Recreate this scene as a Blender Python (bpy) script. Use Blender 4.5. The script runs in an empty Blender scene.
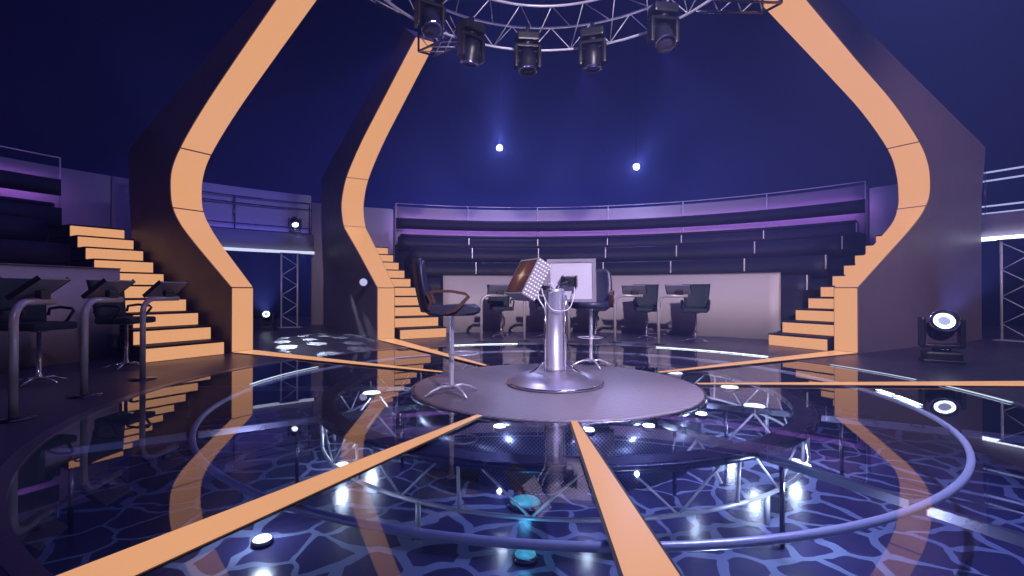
import bpy, bmesh, math, random
from mathutils import Vector, Matrix
random.seed(7)
C = bpy.context.scene.collection
R = math.radians
PI = math.pi
CAM = Vector((-0.505, -5.78, 1.1))

# ------------------------------------------------------------------ materials
def mat(name, col, rough=0.5, metal=0.0, emit=None, strength=0.0, noise=0.0, scale=6.0, spec=0.5, bump=0.0):
    m = bpy.data.materials.new(name); m.use_nodes = True
    nt = m.node_tree; b = nt.nodes['Principled BSDF']
    b.inputs['Base Color'].default_value = (*col, 1)
    b.inputs['Roughness'].default_value = rough
    b.inputs['Metallic'].default_value = metal
    b.inputs['Specular IOR Level'].default_value = spec
    if emit:
        b.inputs['Emission Color'].default_value = (*emit, 1)
        b.inputs['Emission Strength'].default_value = strength
    if noise or bump:
        tc = nt.nodes.new('ShaderNodeTexCoord'); n = nt.nodes.new('ShaderNodeTexNoise')
        n.inputs['Scale'].default_value = scale; n.inputs['Detail'].default_value = 5
        nt.links.new(tc.outputs['Object'], n.inputs['Vector'])
        if noise:
            mx = nt.nodes.new('ShaderNodeMapRange')
            mx.inputs['To Min'].default_value = max(0.02, rough - noise); mx.inputs['To Max'].default_value = min(1, rough + noise)
            nt.links.new(n.outputs['Fac'], mx.inputs['Value']); nt.links.new(mx.outputs['Result'], b.inputs['Roughness'])
        if bump:
            bp = nt.nodes.new('ShaderNodeBump'); bp.inputs['Strength'].default_value = bump
            nt.links.new(n.outputs['Fac'], bp.inputs['Height']); nt.links.new(bp.outputs['Normal'], b.inputs['Normal'])
    return m

M = {}
M['orange'] = mat('amber_light_panel', (0.02, 0.01, 0.005), 0.35, emit=(0.745, 0.355, 0.18), strength=1.0)
M['fin'] = mat('fin_laminate', (0.16, 0.12, 0.165), 0.5, noise=0.12, scale=3)
M['edge'] = mat('dark_edge', (0.02, 0.016, 0.022), 0.4, noise=0.1)
M['black'] = mat('black_plastic', (0.018, 0.018, 0.024), 0.38, noise=0.1, scale=20)
M['matt_black'] = mat('matt_black', (0.002, 0.002, 0.003), 0.9, noise=0.05, spec=0.0)
M['stand'] = mat('grandstand_dark', (0.010, 0.010, 0.03), 0.7, noise=0.15, scale=4)
M['board'] = mat('row_board_dark', (0.014, 0.014, 0.04), 0.6, noise=0.1, scale=4)
M['panel'] = mat('pale_panel', (0.62, 0.55, 0.58), 0.5, noise=0.1, scale=3)
M['wall'] = mat('gallery_wall', (0.40, 0.33, 0.40), 0.7, noise=0.1, scale=3)
M['fascia'] = mat('fascia_grey', (0.22, 0.19, 0.26), 0.6, noise=0.1)
M['steel'] = mat('brushed_steel', (0.48, 0.45, 0.52), 0.36, 0.85, noise=0.08, scale=14)
M['steel_soft'] = mat('satin_steel', (0.50, 0.48, 0.64), 0.42, 0.7, noise=0.1, scale=14)
M['pale_steel'] = mat('pale_steel', (0.62, 0.60, 0.74), 0.35, 0.55, noise=0.06, scale=10)
M['chrome'] = mat('chrome', (0.82, 0.82, 0.88), 0.1, 1.0, noise=0.04, scale=10)
M['white_metal'] = mat('white_painted_metal', (0.78, 0.78, 0.84), 0.35, 0.2, noise=0.08)
M['gunmetal'] = mat('gunmetal', (0.10, 0.10, 0.14), 0.28, 0.9, noise=0.1)
M['plate'] = mat('dark_plate', (0.045, 0.032, 0.045), 0.35, 0.3, noise=0.1)
M['desk_tube'] = mat('taupe_tube', (0.60, 0.54, 0.58), 0.35, 0.3, noise=0.08)
M['leather'] = mat('navy_leather', (0.016, 0.017, 0.05), 0.42, noise=0.12, scale=30, bump=0.12)
M['fabric'] = mat('green_black_fabric', (0.014, 0.028, 0.036), 0.7, noise=0.1, scale=60, bump=0.1)
M['wood'] = mat('brown_armrest', (0.07, 0.030, 0.026), 0.35, noise=0.1, scale=12)
M['screen_off'] = mat('dark_screen', (0.05, 0.045, 0.06), 0.22, noise=0.05)
M['monitor_grey'] = mat('monitor_grey', (0.36, 0.34, 0.42), 0.35, 0.4, noise=0.08)
M['silver_back'] = mat('silver_back', (0.72, 0.70, 0.85), 0.42, 0.35, noise=0.06)
M['cable'] = mat('white_cable', (0.6, 0.6, 0.7), 0.4, noise=0.05)
M['white_glow'] = mat('white_glow', (0.1, 0.1, 0.1), 0.3, emit=(0.80, 0.90, 1.0), strength=4.0)
M['soft_glint'] = mat('soft_glint', (0.1, 0.1, 0.1), 0.3, emit=(0.62, 0.78, 0.95), strength=1.0)
M['pale_blue_glow'] = mat('pale_blue_glow', (0.3, 0.3, 0.35), 0.3, emit=(0.42, 0.48, 0.85), strength=0.8)
M['tube_bright'] = mat('tube_bright', (0.1, 0.1, 0.1), 0.3, emit=(0.72, 0.78, 1.0), strength=4.0)
M['tube_led'] = mat('tube_led', (0.1, 0.1, 0.1), 0.3, emit=(0.66, 0.72, 1.0), strength=1.0)
M['lens_on'] = mat('lens_on', (0.1, 0.1, 0.1), 0.2, emit=(0.80, 0.85, 1.0), strength=14.0)
M['lens_off'] = mat('lens_off', (0.05, 0.05, 0.09), 0.05, noise=0.02)
M['purple_led'] = mat('purple_led', (0.05, 0.02, 0.08), 0.4, emit=(0.42, 0.17, 0.85), strength=11.0)
M['blue_fill_glow'] = mat('blue_fill_glow', (0.02, 0.02, 0.08), 0.4, emit=(0.16, 0.15, 0.9), strength=3.0)
M['rim_fill_glow'] = mat('added_rim_glow', (0.05, 0.05, 0.1), 0.4, emit=(0.30, 0.36, 0.85), strength=3.5)
M['cyan_led'] = mat('cyan_led', (0.02, 0.1, 0.1), 0.3, emit=(0.06, 0.36, 0.50), strength=0.9)
M['rim_metal'] = mat('rim_metal', (0.30, 0.28, 0.40), 0.3, 0.9, noise=0.1)
M['pit_wall'] = mat('pit_wall', (0.03, 0.03, 0.06), 0.5, noise=0.1)

def floor_mat():
    m = mat('studio_floor', (0.055, 0.048, 0.095), 0.36, noise=0.08, scale=1.5)
    return m
M['floor'] = floor_mat()

def glass_mat():
    m = bpy.data.materials.new('stage_glass'); m.use_nodes = True; nt = m.node_tree; nt.nodes.clear()
    out = nt.nodes.new('ShaderNodeOutputMaterial'); mix = nt.nodes.new('ShaderNodeMixShader')
    tr = nt.nodes.new('ShaderNodeBsdfTransparent'); tr.inputs['Color'].default_value = (0.80, 0.82, 0.93, 1)
    gl = nt.nodes.new('ShaderNodeBsdfGlossy'); gl.inputs['Roughness'].default_value = 0.015
    gl.inputs['Color'].default_value = (0.95, 0.95, 1, 1)
    fr = nt.nodes.new('ShaderNodeFresnel'); fr.inputs['IOR'].default_value = 1.62
    ge = nt.nodes.new('ShaderNodeNewGeometry'); iv = nt.nodes.new('ShaderNodeMath'); iv.operation = 'SUBTRACT'; iv.inputs[0].default_value = 1.0
    nt.links.new(ge.outputs['Backfacing'], iv.inputs[1]); ml = nt.nodes.new('ShaderNodeMath'); ml.operation = 'MULTIPLY'
    nt.links.new(fr.outputs[0], ml.inputs[0]); nt.links.new(iv.outputs[0], ml.inputs[1])
    nt.links.new(ml.outputs[0], mix.inputs[0]); nt.links.new(tr.outputs[0], mix.inputs[1]); nt.links.new(gl.outputs[0], mix.inputs[2])
    nt.links.new(mix.outputs[0], out.inputs['Surface'])
    return m
M['glass'] = glass_mat()

def cracked_mat():
    """dark mirror-polished floor printed with a pale crazed pattern"""
    m = bpy.data.materials.new('crazed_floor_print'); m.use_nodes = True; nt = m.node_tree; b = nt.nodes['Principled BSDF']
    tc = nt.nodes.new('ShaderNodeTexCoord')
    nz = nt.nodes.new('ShaderNodeTexNoise'); nz.inputs['Scale'].default_value = 2.2
    vm = nt.nodes.new('ShaderNodeVectorMath'); vm.operation = 'MULTIPLY_ADD'; vm.inputs[1].default_value = (0.34, 0.34, 0)
    nt.links.new(tc.outputs['Object'], nz.inputs['Vector']); nt.links.new(nz.outputs['Color'], vm.inputs[0]); nt.links.new(tc.outputs['Object'], vm.inputs[2])
    v = nt.nodes.new('ShaderNodeTexVoronoi'); v.feature = 'DISTANCE_TO_EDGE'; v.voronoi_dimensions = '2D'; v.inputs['Scale'].default_value = 2.9
    nt.links.new(vm.outputs[0], v.inputs['Vector'])
    n2 = nt.nodes.new('ShaderNodeTexNoise'); n2.inputs['Scale'].default_value = 1.1
    nt.links.new(tc.outputs['Object'], n2.inputs['Vector'])
    w = nt.nodes.new('ShaderNodeMapRange'); w.inputs['From Min'].default_value = 0.35; w.inputs['From Max'].default_value = 0.65
    w.inputs['To Min'].default_value = 0.04; w.inputs['To Max'].default_value = 0.125
    nt.links.new(n2.outputs['Fac'], w.inputs['Value'])
    lt = nt.nodes.new('ShaderNodeMath'); lt.operation = 'LESS_THAN'
    nt.links.new(v.outputs['Distance'], lt.inputs[0]); nt.links.new(w.outputs['Result'], lt.inputs[1])
    mx = nt.nodes.new('ShaderNodeMix'); mx.data_type = 'RGBA'
    mx.inputs['A'].default_value = (0.035, 0.03, 0.085, 1); mx.inputs['B'].default_value = (0.17, 0.20, 0.31, 1)
    nt.links.new(lt.outputs[0], mx.inputs['Factor']); nt.links.new(mx.outputs['Result'], b.inputs['Base Color'])
    b.inputs['Roughness'].default_value = 0.22
    return m
M['cracked'] = cracked_mat()

def deck_mat():
    m = bpy.data.materials.new('platform_planks'); m.use_nodes = True; nt = m.node_tree; b = nt.nodes['Principled BSDF']
    tc = nt.nodes.new('ShaderNodeTexCoord'); mp = nt.nodes.new('ShaderNodeMapping'); mp.inputs['Rotation'].default_value = (0, 0, R(62))
    nt.links.new(tc.outputs['Object'], mp.inputs['Vector'])
    wv = nt.nodes.new('ShaderNodeTexWave'); wv.inputs['Scale'].default_value = 5.0; wv.inputs['Distortion'].default_value = 0.3; wv.bands_direction = 'X'
    nt.links.new(mp.outputs[0], wv.inputs['Vector'])
    ns = nt.nodes.new('ShaderNodeTexNoise'); ns.inputs['Scale'].default_value = 22
    nt.links.new(tc.outputs['Object'], ns.inputs['Vector'])
    mx = nt.nodes.new('ShaderNodeMix'); mx.data_type = 'RGBA'
    mx.inputs['A'].default_value = (0.135, 0.112, 0.14, 1); mx.inputs['B'].default_value = (0.19, 0.16, 0.19, 1)
    nt.links.new(wv.outputs['Fac'], mx.inputs['Factor']); nt.links.new(mx.outputs['Result'], b.inputs['Base Color'])
    mr = nt.nodes.new('ShaderNodeMapRange'); mr.inputs['To Min'].default_value = 0.34; mr.inputs['To Max'].default_value = 0.52
    nt.links.new(ns.outputs['Fac'], mr.inputs['Value']); nt.links.new(mr.outputs['Result'], b.inputs['Roughness'])
    return m
M['deck'] = deck_mat()

def mesh_mat():
    """perforated sheet: round holes in a staggered grid"""
    m = bpy.data.materials.new('perforated_sheet'); m.use_nodes = True; nt = m.node_tree; b = nt.nodes['Principled BSDF']
    uv = nt.nodes.new('ShaderNodeUVMap')
    mp = nt.nodes.new('ShaderNodeMapping'); mp.inputs['Rotation'].default_value = (0, 0, R(45))
    nt.links.new(uv.outputs[0], mp.inputs['Vector'])
    vo = nt.nodes.new('ShaderNodeTexVoronoi'); vo.voronoi_dimensions = '2D'; vo.inputs['Scale'].default_value = 40; vo.inputs['Randomness'].default_value = 0
    nt.links.new(mp.outputs[0], vo.inputs['Vector'])
    lt = nt.nodes.new('ShaderNodeMath'); lt.operation = 'LESS_THAN'; lt.inputs[1].default_value = 0.36
    nt.links.new(vo.outputs['Distance'], lt.inputs[0])
    mx = nt.nodes.new('ShaderNodeMix'); mx.data_type = 'RGBA'
    mx.inputs['A'].default_value = (0.16, 0.16, 0.26, 1); mx.inputs['B'].default_value = (0.01, 0.01, 0.03, 1)
    nt.links.new(lt.outputs[0], mx.inputs['Factor']); nt.links.new(mx.outputs['Result'], b.inputs['Base Color'])
    b.inputs['Metallic'].default_value = 0.7; b.inputs['Roughness'].default_value = 0.3
    return m
M['perforated'] = mesh_mat()

def star_mat():
    """a lit display: pale starburst on a brown field"""
    m = bpy.data.materials.new('starburst_display'); m.use_nodes = True; nt = m.node_tree; b = nt.nodes['Principled BSDF']
    tc = nt.nodes.new('ShaderNodeTexCoord')
    sp = nt.nodes.new('ShaderNodeSeparateXYZ')
    nt.links.new(tc.outputs['UV'], sp.inputs[0])
    def math_(op, a, b_=None):
        n = nt.nodes.new('ShaderNodeMath'); n.operation = op
        for i, x in enumerate((a, b_)):
            if x is None: continue
            if isinstance(x, (int, float)): n.inputs[i].default_value = x
            else: nt.links.new(x, n.inputs[i])
        return n.outputs[0]
    x = math_('SUBTRACT', sp.outputs[0], 0.5); y = math_('SUBTRACT', sp.outputs[1], 0.52)
    r = math_('SQRT', math_('ADD', math_('MULTIPLY', x, x), math_('MULTIPLY', y, y)))
    ang = math_('ARCTAN2', y, x)
    rays = math_('POWER', math_('ABSOLUTE', math_('COSINE', math_('MULTIPLY', ang, 2.0))), 14.0)
    fine = math_('POWER', math_('ABSOLUTE', math_('COSINE', math_('MULTIPLY', ang, 9.0))), 3.0)
    core = math_('DIVIDE', 0.02, math_('ADD', math_('MULTIPLY', r, r), 0.012))
    cross = math_('MULTIPLY', rays, math_('DIVIDE', 0.05, math_('ADD', r, 0.05)))
    halo = math_('MULTIPLY', fine, math_('SUBTRACT', 0.5, r))
    tot = math_('ADD', math_('ADD', math_('MULTIPLY', core, 0.35), math_('MULTIPLY', cross, 0.5)), math_('MULTIPLY', halo, 0.35))
    rmp = nt.nodes.new('ShaderNodeValToRGB'); e = rmp.color_ramp.elements
    e[0].position = 0.0; e[0].color = (0.035, 0.012, 0.011, 1); e[1].position = 1.0; e[1].color = (1.0, 0.85, 0.7, 1)
    k = e.new(0.22); k.color = (0.15, 0.055, 0.04, 1); k = e.new(0.5); k.color = (0.65, 0.42, 0.30, 1)
    nt.links.new(tot, rmp.inputs[0]); nt.links.new(rmp.outputs[0], b.inputs['Emission Color'])
    b.inputs['Emission Strength'].default_value = 0.75; b.inputs['Base Color'].default_value = (0.03, 0.015, 0.012, 1); b.inputs['Roughness'].default_value = 0.25
    return m
M['star'] = star_mat()

def cyc_mat():
    return mat('blue_cloth', (0.013, 0.016, 0.075), 0.9, noise=0.05, scale=0.5)
M['cyc'] = cyc_mat()

# ------------------------------------------------------------------ mesh builder
def pol(r, deg, z=0.0):
    return Vector((r * math.cos(R(deg)), r * math.sin(R(deg)), z))

class MB:
    def __init__(self): self.bm = bmesh.new(); self.sm = set()
    def _f(self, vs, smooth=False):
        try:
            f = self.bm.faces.new(vs); f.smooth = smooth; return f
        except ValueError: return None
    def box(self, c, s, mtx=None, bevel=0.0):
        c = Vector(c); hx, hy, hz = s[0] / 2, s[1] / 2, s[2] / 2
        if bevel > 0:
            b = bmesh.new(); bmesh.ops.create_cube(b, size=1.0)
            for v in b.verts: v.co = Vector((v.co.x * s[0], v.co.y * s[1], v.co.z * s[2]))
            bmesh.ops.bevel(b, geom=b.edges[:], offset=min(bevel, 0.45 * min(s)), segments=2, profile=0.6, affect='EDGES')
            mp = {}
            for v in b.verts:
                p = v.co.copy()
                if mtx: p = mtx @ p
                mp[v] = self.bm.verts.new(p + c)
            for f in b.faces: self._f([mp[v] for v in f.verts])
            b.free(); return self
        vs = []
        for x in (-hx, hx):
            for y in (-hy, hy):
                for z in (-hz, hz):
                    p = Vector((x, y, z))
                    if mtx: p = mtx @ p
                    vs.append(self.bm.verts.new(p + c))
        for q in ((0, 1, 3, 2), (4, 6, 7, 5), (0, 4, 5, 1), (2, 3, 7, 6), (0, 2, 6, 4), (1, 5, 7, 3)): self._f([vs[i] for i in q])
        return self
    def hexa(self, a, b):
        """two quads (bottom ring a, top ring b) joined into a solid"""
        va = [self.bm.verts.new(p) for p in a]; vb = [self.bm.verts.new(p) for p in b]; n = len(va)
        self._f(va[::-1]); self._f(vb)
        for i in range(n): self._f([va[i], va[(i + 1) % n], vb[(i + 1) % n], vb[i]])
        return self
    def tube(self, pts, r, seg=8, caps=True, closed=False):
        pts = [Vector(p) for p in pts]; n = len(pts); rings = []; prev = None
        rr = r if isinstance(r, (list, tuple)) else [r] * n
        for i, p in enumerate(pts):
            if closed: t = (pts[(i + 1) % n] - pts[i - 1])
            else: t = (pts[min(i + 1, n - 1)] - pts[max(i - 1, 0)])
            t.normalize()
            if prev is None:
                a = Vector((0, 0, 1)) if abs(t.z) < 0.9 else Vector((1, 0, 0)); u = t.cross(a).normalized()
            else:
                u = (prev - t * prev.dot(t)).normalized()
            prev = u; w = t.cross(u)
            rings.append([self.bm.verts.new(p + (u * math.cos(2 * PI * k / seg) + w * math.sin(2 * PI * k / seg)) * rr[i]) for k in range(seg)])
        m = n if closed else n - 1
        for i in range(m):
            A = rings[i]; B = rings[(i + 1) % n]
            for k in range(seg): self._f([A[k], A[(k + 1) % seg], B[(k + 1) % seg], B[k]], True)
        if caps and not closed:
            self._f(rings[0][::-1]); self._f(rings[-1])
        return self
    def lathe(self, prof, seg=32, c=(0, 0, 0), mtx=None, smooth=True):
        """prof: [(r, z)] about local z; r=0 ends are closed with fans"""
        c = Vector(c); rings = []
        def tr(p):
            if mtx: p = mtx @ p
            return p + c
        for r, z in prof:
            if r < 1e-6: rings.append([self.bm.verts.new(tr(Vector((0, 0, z))))])
            else: rings.append([self.bm.verts.new(tr(Vector((r * math.cos(2 * PI * k / seg), r * math.sin(2 * PI * k / seg), z)))) for k in range(seg)])
        for A, B in zip(rings, rings[1:]):
            for k in range(seg):
                k2 = (k + 1) % seg
                if len(A) == 1 and len(B) == 1: continue
                if len(A) == 1: self._f([A[0], B[k2], B[k]], smooth)
                elif len(B) == 1: self._f([A[k], A[k2], B[0]], smooth)
                else: self._f([A[k], A[k2], B[k2], B[k]], smooth)
        return self
    def arc(self, prof, a0, a1, n, smooth=False):
        """closed (r, z) polygon swept about the stage axis; 360 degrees closes on itself"""
        full = abs(abs(a1 - a0) - 360) < 1e-6; secs = []
        for i in range(n if full else n + 1):
            a = a0 + (a1 - a0) * i / n
            secs.append([self.bm.verts.new(pol(r, a, z)) for r, z in prof])
        k = len(prof)
        for i in range(n):
            A = secs[i]; B = secs[(i + 1) % len(secs)]
            for j in range(k): self._f([A[j], B[j], B[(j + 1) % k], A[(j + 1) % k]], smooth)
        if not full: self._f(secs[0]); self._f(secs[-1][::-1])
        return self
    def build(self, name, m, parent=None, uv=None):
        bmesh.ops.recalc_face_normals(self.bm, faces=self.bm.faces[:])
        me = bpy.data.meshes.new(name)
        if uv:
            lay = self.bm.loops.layers.uv.new('UVMap')
            for f in self.bm.faces:
                for l in f.loops: l[lay].uv = uv(l.vert.co)
        self.bm.to_mesh(me); self.bm.free()
        me.materials.append(m)
        o = bpy.data.objects.new(name, me); C.objects.link(o)
        if parent: o.parent = parent
        return o

def tag(o, label, cat, group=None, kind=None):
    o['label'] = label; o['category'] = cat
    if group: o['group'] = group
    if kind: o['kind'] = kind
    return o
def thing(name, label, cat, loc=(0, 0, 0), rz=0.0, group=None):
    o = bpy.data.objects.new(name, None); C.objects.link(o); o.empty_display_size = 0.1
    o.location = loc; o.rotation_euler = (0, 0, rz)
    return tag(o, label, cat, group)
def struct(o): o['kind'] = 'structure'; return o
def copy_tree(o, parent=None):
    c = o.copy(); C.objects.link(c)
    if parent: c.parent = parent
    for ch in [x for x in bpy.data.objects if x.parent is o]: copy_tree(ch, c)
    return c
def aim(frm, to):
    return (Vector(to) - Vector(frm)).to_track_quat('-Z', 'Y').to_euler()
def spot(name, loc, to, power, col, cone=40, blend=0.3, size=0.05):
    l = bpy.data.lights.new(name, 'SPOT'); l.energy = power; l.color = col; l.spot_size = R(cone); l.spot_blend = blend; l.shadow_soft_size = size
    o = bpy.data.objects.new(name, l); C.objects.link(o); o.location = loc; o.rotation_euler = aim(loc, to); return o
def point(name, loc, power, col, size=0.05):
    l = bpy.data.lights.new(name, 'POINT'); l.energy = power; l.color = col; l.shadow_soft_size = size
    o = bpy.data.objects.new(name, l); C.objects.link(o); o.location = loc; return o
def area(name, loc, to, power, col, sx, sy=None):
    l = bpy.data.lights.new(name, 'AREA'); l.energy = power; l.color = col; l.shape = 'RECTANGLE' if sy else 'DISK'; l.size = sx
    if sy: l.size_y = sy
    o = bpy.data.objects.new(name, l); C.objects.link(o); o.location = loc; o.rotation_euler = aim(loc, to); return o

# ------------------------------------------------------------------ the setting
RS = 4.55            # radius of the glass stage
PIT = -0.62          # level of the printed floor under the glass
struct(MB().arc([(RS + 0.03, 0), (18.0, 0), (18.0, -0.1), (RS + 0.03, -0.1)], 0, 360, 128).build('floor', M['floor']))
struct(MB().lathe([(0, PIT), (RS, PIT)], 96).build('floor_pit', M['cracked']))
struct(MB().arc([(RS, PIT), (RS, -0.03), (RS + 0.03, -0.03), (RS + 0.03, PIT)], 0, 360, 96).build('wall_pit', M['pit_wall']))
gl = MB().arc([(1.64, -0.014), (1.64, -0.006), (RS - 0.061, -0.006), (RS - 0.061, -0.014)], 0, 360, 128).build('floor_glass', M['glass']); struct(gl)
struct(MB().arc([(18.0, -0.1), (18.0, 15.0), (18.2, 15.0), (18.2, -0.1)], 0, 360, 96, True).build('wall_backcloth', M['cyc']))
struct(MB().lathe([(0, 15.0), (18.1, 15.0)], 64).build('ceiling', M['black']))
WR = 12.4
for nm, a0, a1, z0, z1 in (('wall_right_end', 29.5, 40, 0, 3.98), ('wall_center', 40.15, 112, 0, 4.09), ('wall_center_end', 112.15, 124.5, 0, 3.98),
                           ('wall_gallery', 124.6, 145.4, 2.9, 4.2), ('wall_left_end', 145.5, 148.2, 0, 3.98), ('wall_left', 148.3, 226, 0, 3.98)):
    struct(MB().arc([(WR, z0), (WR, z1), (WR + 0.12, z1), (WR + 0.12, z0)], a0, a1, max(4, int((a1 - a0) / 2)), True).build(nm, M['wall']))

# ------------------------------------------------------------------ the round stage
st = MB().arc([(RS - 0.06, 0.0), (RS + 0.03, 0.004), (RS + 0.03, -0.029), (RS - 0.06, -0.029)], 0, 360, 160).build('stage_hoop', M['rim_metal'])
tag(st, 'thin dark metal rim around the outer edge of the round glass stage', 'hoop')
st = MB().tube([pol(3.57, i * 360 / 144, -0.048) for i in range(144)], 0.023, 10, closed=True).build('stage_ring', M['white_metal'])
tag(st, 'wide pale steel ring under the glass, between the stage rim and the ring truss', 'ring')

pf = thing('center_platform', 'round plank-topped platform carrying the podium in the middle of the glass stage', 'platform', (0, 0, PIT))
def pfm(mb, n, m, uv=None):
    o = mb.build(n, m, pf, uv); o.location = (0, 0, -PIT); return o
pfm(MB().lathe([(0, 0.012), (1.60, 0.012), (1.625, 0.004), (1.63, -0.004), (1.63, -0.05), (0, -0.05)], 96), 'deck', M['deck'])
pfm(MB().arc([(1.631, -0.004), (1.66, -0.004), (1.66, -0.05), (1.631, -0.05)], 0, 360, 96, True), 'rim', M['gunmetal'])
pfm(MB().arc([(1.56, -0.05), (1.60, -0.05), (1.60, PIT + 0.002), (1.56, PIT + 0.002)], 0, 360, 96, True), 'drum', M['perforated'],
    uv=lambda p: (math.atan2(p.x, -p.y) * 1.6, p.z))

# under-glass ring truss (two chords, posts and diagonals)
rt = thing('ring_truss', 'double-tube ring truss under the glass close around the central platform', 'truss', (0, 0, PIT))
def rtm(mb, n, m):
    o = mb.build(n, m, rt); o.location = (0, 0, -PIT); return o
for r_, z_, t_, m_ in ((2.60, -0.05, 0.034, 'gunmetal'), (2.45, -0.05, 0.030, 'gunmetal'), (2.55, -0.40, 0.016, 'white_metal')):
    rtm(MB().tube([pol(r_, i * 360 / 120, z_) for i in range(120)], t_, 8, closed=True), 'chord', M[m_])
rtm(MB().arc([(2.43, -0.022), (2.62, -0.022), (2.62, -0.03), (2.43, -0.03)], 0, 360, 120), 'cover_plate', M['plate'])
NB = 16
for i in range(NB):
    a = 2.6 + i * 360 / NB
    rtm(MB().tube([pol(2.57, a, -0.05), pol(2.55, a, -0.40)], 0.013, 6), 'post', M['white_metal'])
    rtm(MB().tube([pol(2.57, a + 3, -0.055), pol(2.55, a + 360 / NB / 2, -0.40)], 0.009, 6), 'brace', M['white_metal'])
    rtm(MB().tube([pol(2.55, a + 360 / NB / 2, -0.40), pol(2.57, a + 360 / NB - 3, -0.055)], 0.009, 6), 'brace', M['white_metal'])
    rtm(MB().tube([pol(2.46, a + 10, -0.05), pol(2.59, a + 10, -0.05)], 0.012, 6), 'spacer', M['gunmetal'])
for k in range(6):                                     # feet down to the printed floor
    a = 2.6 + k * 60
    rtm(MB().tube([pol(2.55, a, -0.40), pol(2.55, a, PIT + 0.002)], 0.02, 8), 'foot', M['white_metal'])

# radial beams under the glass between the amber strips
where = {60: 'toward the two rear desks right of the podium', 90: 'straight behind the podium', 180: 'directly left from the platform',
         211.5: 'at front left beyond the long amber strip', 297.7: 'at front right, starting at a bright lamp',
         330: 'to the right just below the level amber strip'}
for a in (60, 90, 180, 211.5, 297.7, 330):
    t = thing('radial_rail', 'slim steel rail under the glass running ' + where[a], 'rail', pol(0, 0, PIT), 0, 'radial rails under the glass')
    ax = pol(1, a); px = Vector((-ax.y, ax.x, 0))
    def rp(r, z, s=0.0): return ax * r + px * s + Vector((0, 0, z - PIT))
    for r0_, r1_, n_, m_ in ((1.68, 2.405, 'inner_rail', 'gunmetal'), (2.645, 3.53, 'middle_rail', 'rim_metal'), (3.61, 4.46, 'outer_rail', 'rim_metal')):  # inner span in darker metal, the shade put into its colour
        MB().hexa([rp(r0_, -0.07, -.022), rp(r1_, -0.07, -.022), rp(r1_, -0.07, .022), rp(r0_, -0.07, .022)],
                  [rp(r0_, -0.02, -.02), rp(r1_, -0.02, -.02), rp(r1_, -0.02, .02), rp(r0_, -0.02, .02)]).build(n_, M[m_], t)
    for r_ in (4.30, 2.80, 1.85): MB().tube([rp(r_, -0.07), rp(r_, PIT + 0.003)], 0.016, 8).build('foot', M['gunmetal'], t)
    MB().tube([rp(1.88, -0.355), rp(2.10, -0.072)], 0.011, 6).build('brace', M['white_metal'], t)
    MB().tube([rp(2.10, -0.072), rp(2.32, -0.355)], 0.011, 6).build('brace', M['white_metal'], t)

# amber strips on the glass, from platform to arch
AC, AA, ABk = 28.9, 149.85, 122.1
spokes = {0: ('running level to the right stage edge', 7.4), AC: ('leading to the foot of the right arch', 6.22), ABk: ('leading to the foot of the far left arch', 6.29),
          AA: ('leading to the foot of the near left arch', 6.21), 241.8: ('sweeping from the platform to the lower left corner', 6.2), 270.4: ('coming straight at the viewer from the platform', 6.2)}
for a, (w_, r1) in spokes.items():
    ax = pol(1, a); px = Vector((-ax.y, ax.x, 0)); r0 = 1.67
    def q(r, z, sgn, pad=0.0):
        w = 0.5 * (0.05 + 0.073 * (r - r0)) + pad
        return ax * r + px * (sgn * min(w, 0.20)) + Vector((0, 0, z))
    t = thing('floor_light_strip', 'amber glowing floor strip ' + w_, 'light strip', (0, 0, 0), 0, 'amber strips on the stage floor')
    MB().hexa([q(r0, 0.0045, -1, .02), q(r1, 0.0045, -1, .02), q(r1, 0.0045, 1, .02), q(r0, 0.0045, 1, .02)],
              [q(r0, 0.012, -1, .02), q(r1, 0.012, -1, .02), q(r1, 0.012, 1, .02), q(r0, 0.012, 1, .02)]).build('tray', M['edge'], t)
    MB().hexa([q(r0, 0.012, -1), q(r1, 0.012, -1), q(r1, 0.012, 1), q(r0, 0.012, 1)],
              [q(r0, 0.018, -1), q(r1, 0.018, -1), q(r1, 0.018, 1), q(r0, 0.018, 1)]).build('diffuser', M['orange'], t)

# reflections on the rings, painted as short glowing streaks
def ring_glint(r, a0, a1, label, m='soft_glint', w=0.02, z=0.0045):
    o = MB().arc([(r - w, z), (r + w, z), (r + w, z + 0.003), (r - w, z + 0.003)], a0, a1, max(6, int(abs(a1 - a0) / 2)), True).build('painted_ring_glint', M[m])
    tag(o, label, 'light strip', 'painted reflections on the stage rings')
ring_glint(4.49, 33, 59, 'long white painted reflection on the stage rim in front of the right rear desks', 'white_glow', 0.018)
ring_glint(4.49, 95, 113, 'white painted reflection on the stage rim behind the left swivel chair', 'white_glow', 0.018)
ring_glint(4.50, -12, 0, 'thin pale painted reflection on the stage rim at the far right, below the floor spotlight', 'soft_glint', 0.02)
ring_glint(4.50, 4, 20, 'thin pale painted reflection on the stage rim before the foot of the right arch', 'soft_glint', 0.015)
ring_glint(3.57, 158, 180, 'curved pale painted reflection on the wide steel ring at left, below the near left arch', 'soft_glint', 0.02)
ring_glint(3.57, -9, -5, 'shorter of the two painted reflections on the wide steel ring at right', 'white_glow', 0.025)
ring_glint(3.57, -17, -10, 'longer of the two painted reflections on the wide steel ring at right', 'white_glow', 0.025)

o = MB().arc([(4.53, -0.16), (4.546, -0.16), (4.546, -0.10), (4.53, -0.10)], 222, 338, 60, True).build('added_rim_fill', M['rim_fill_glow'])  # glow band added out of sight to brighten the printed floor
tag(o, 'added blue-violet fill light under the front of the stage hoop', 'light strip')
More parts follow.
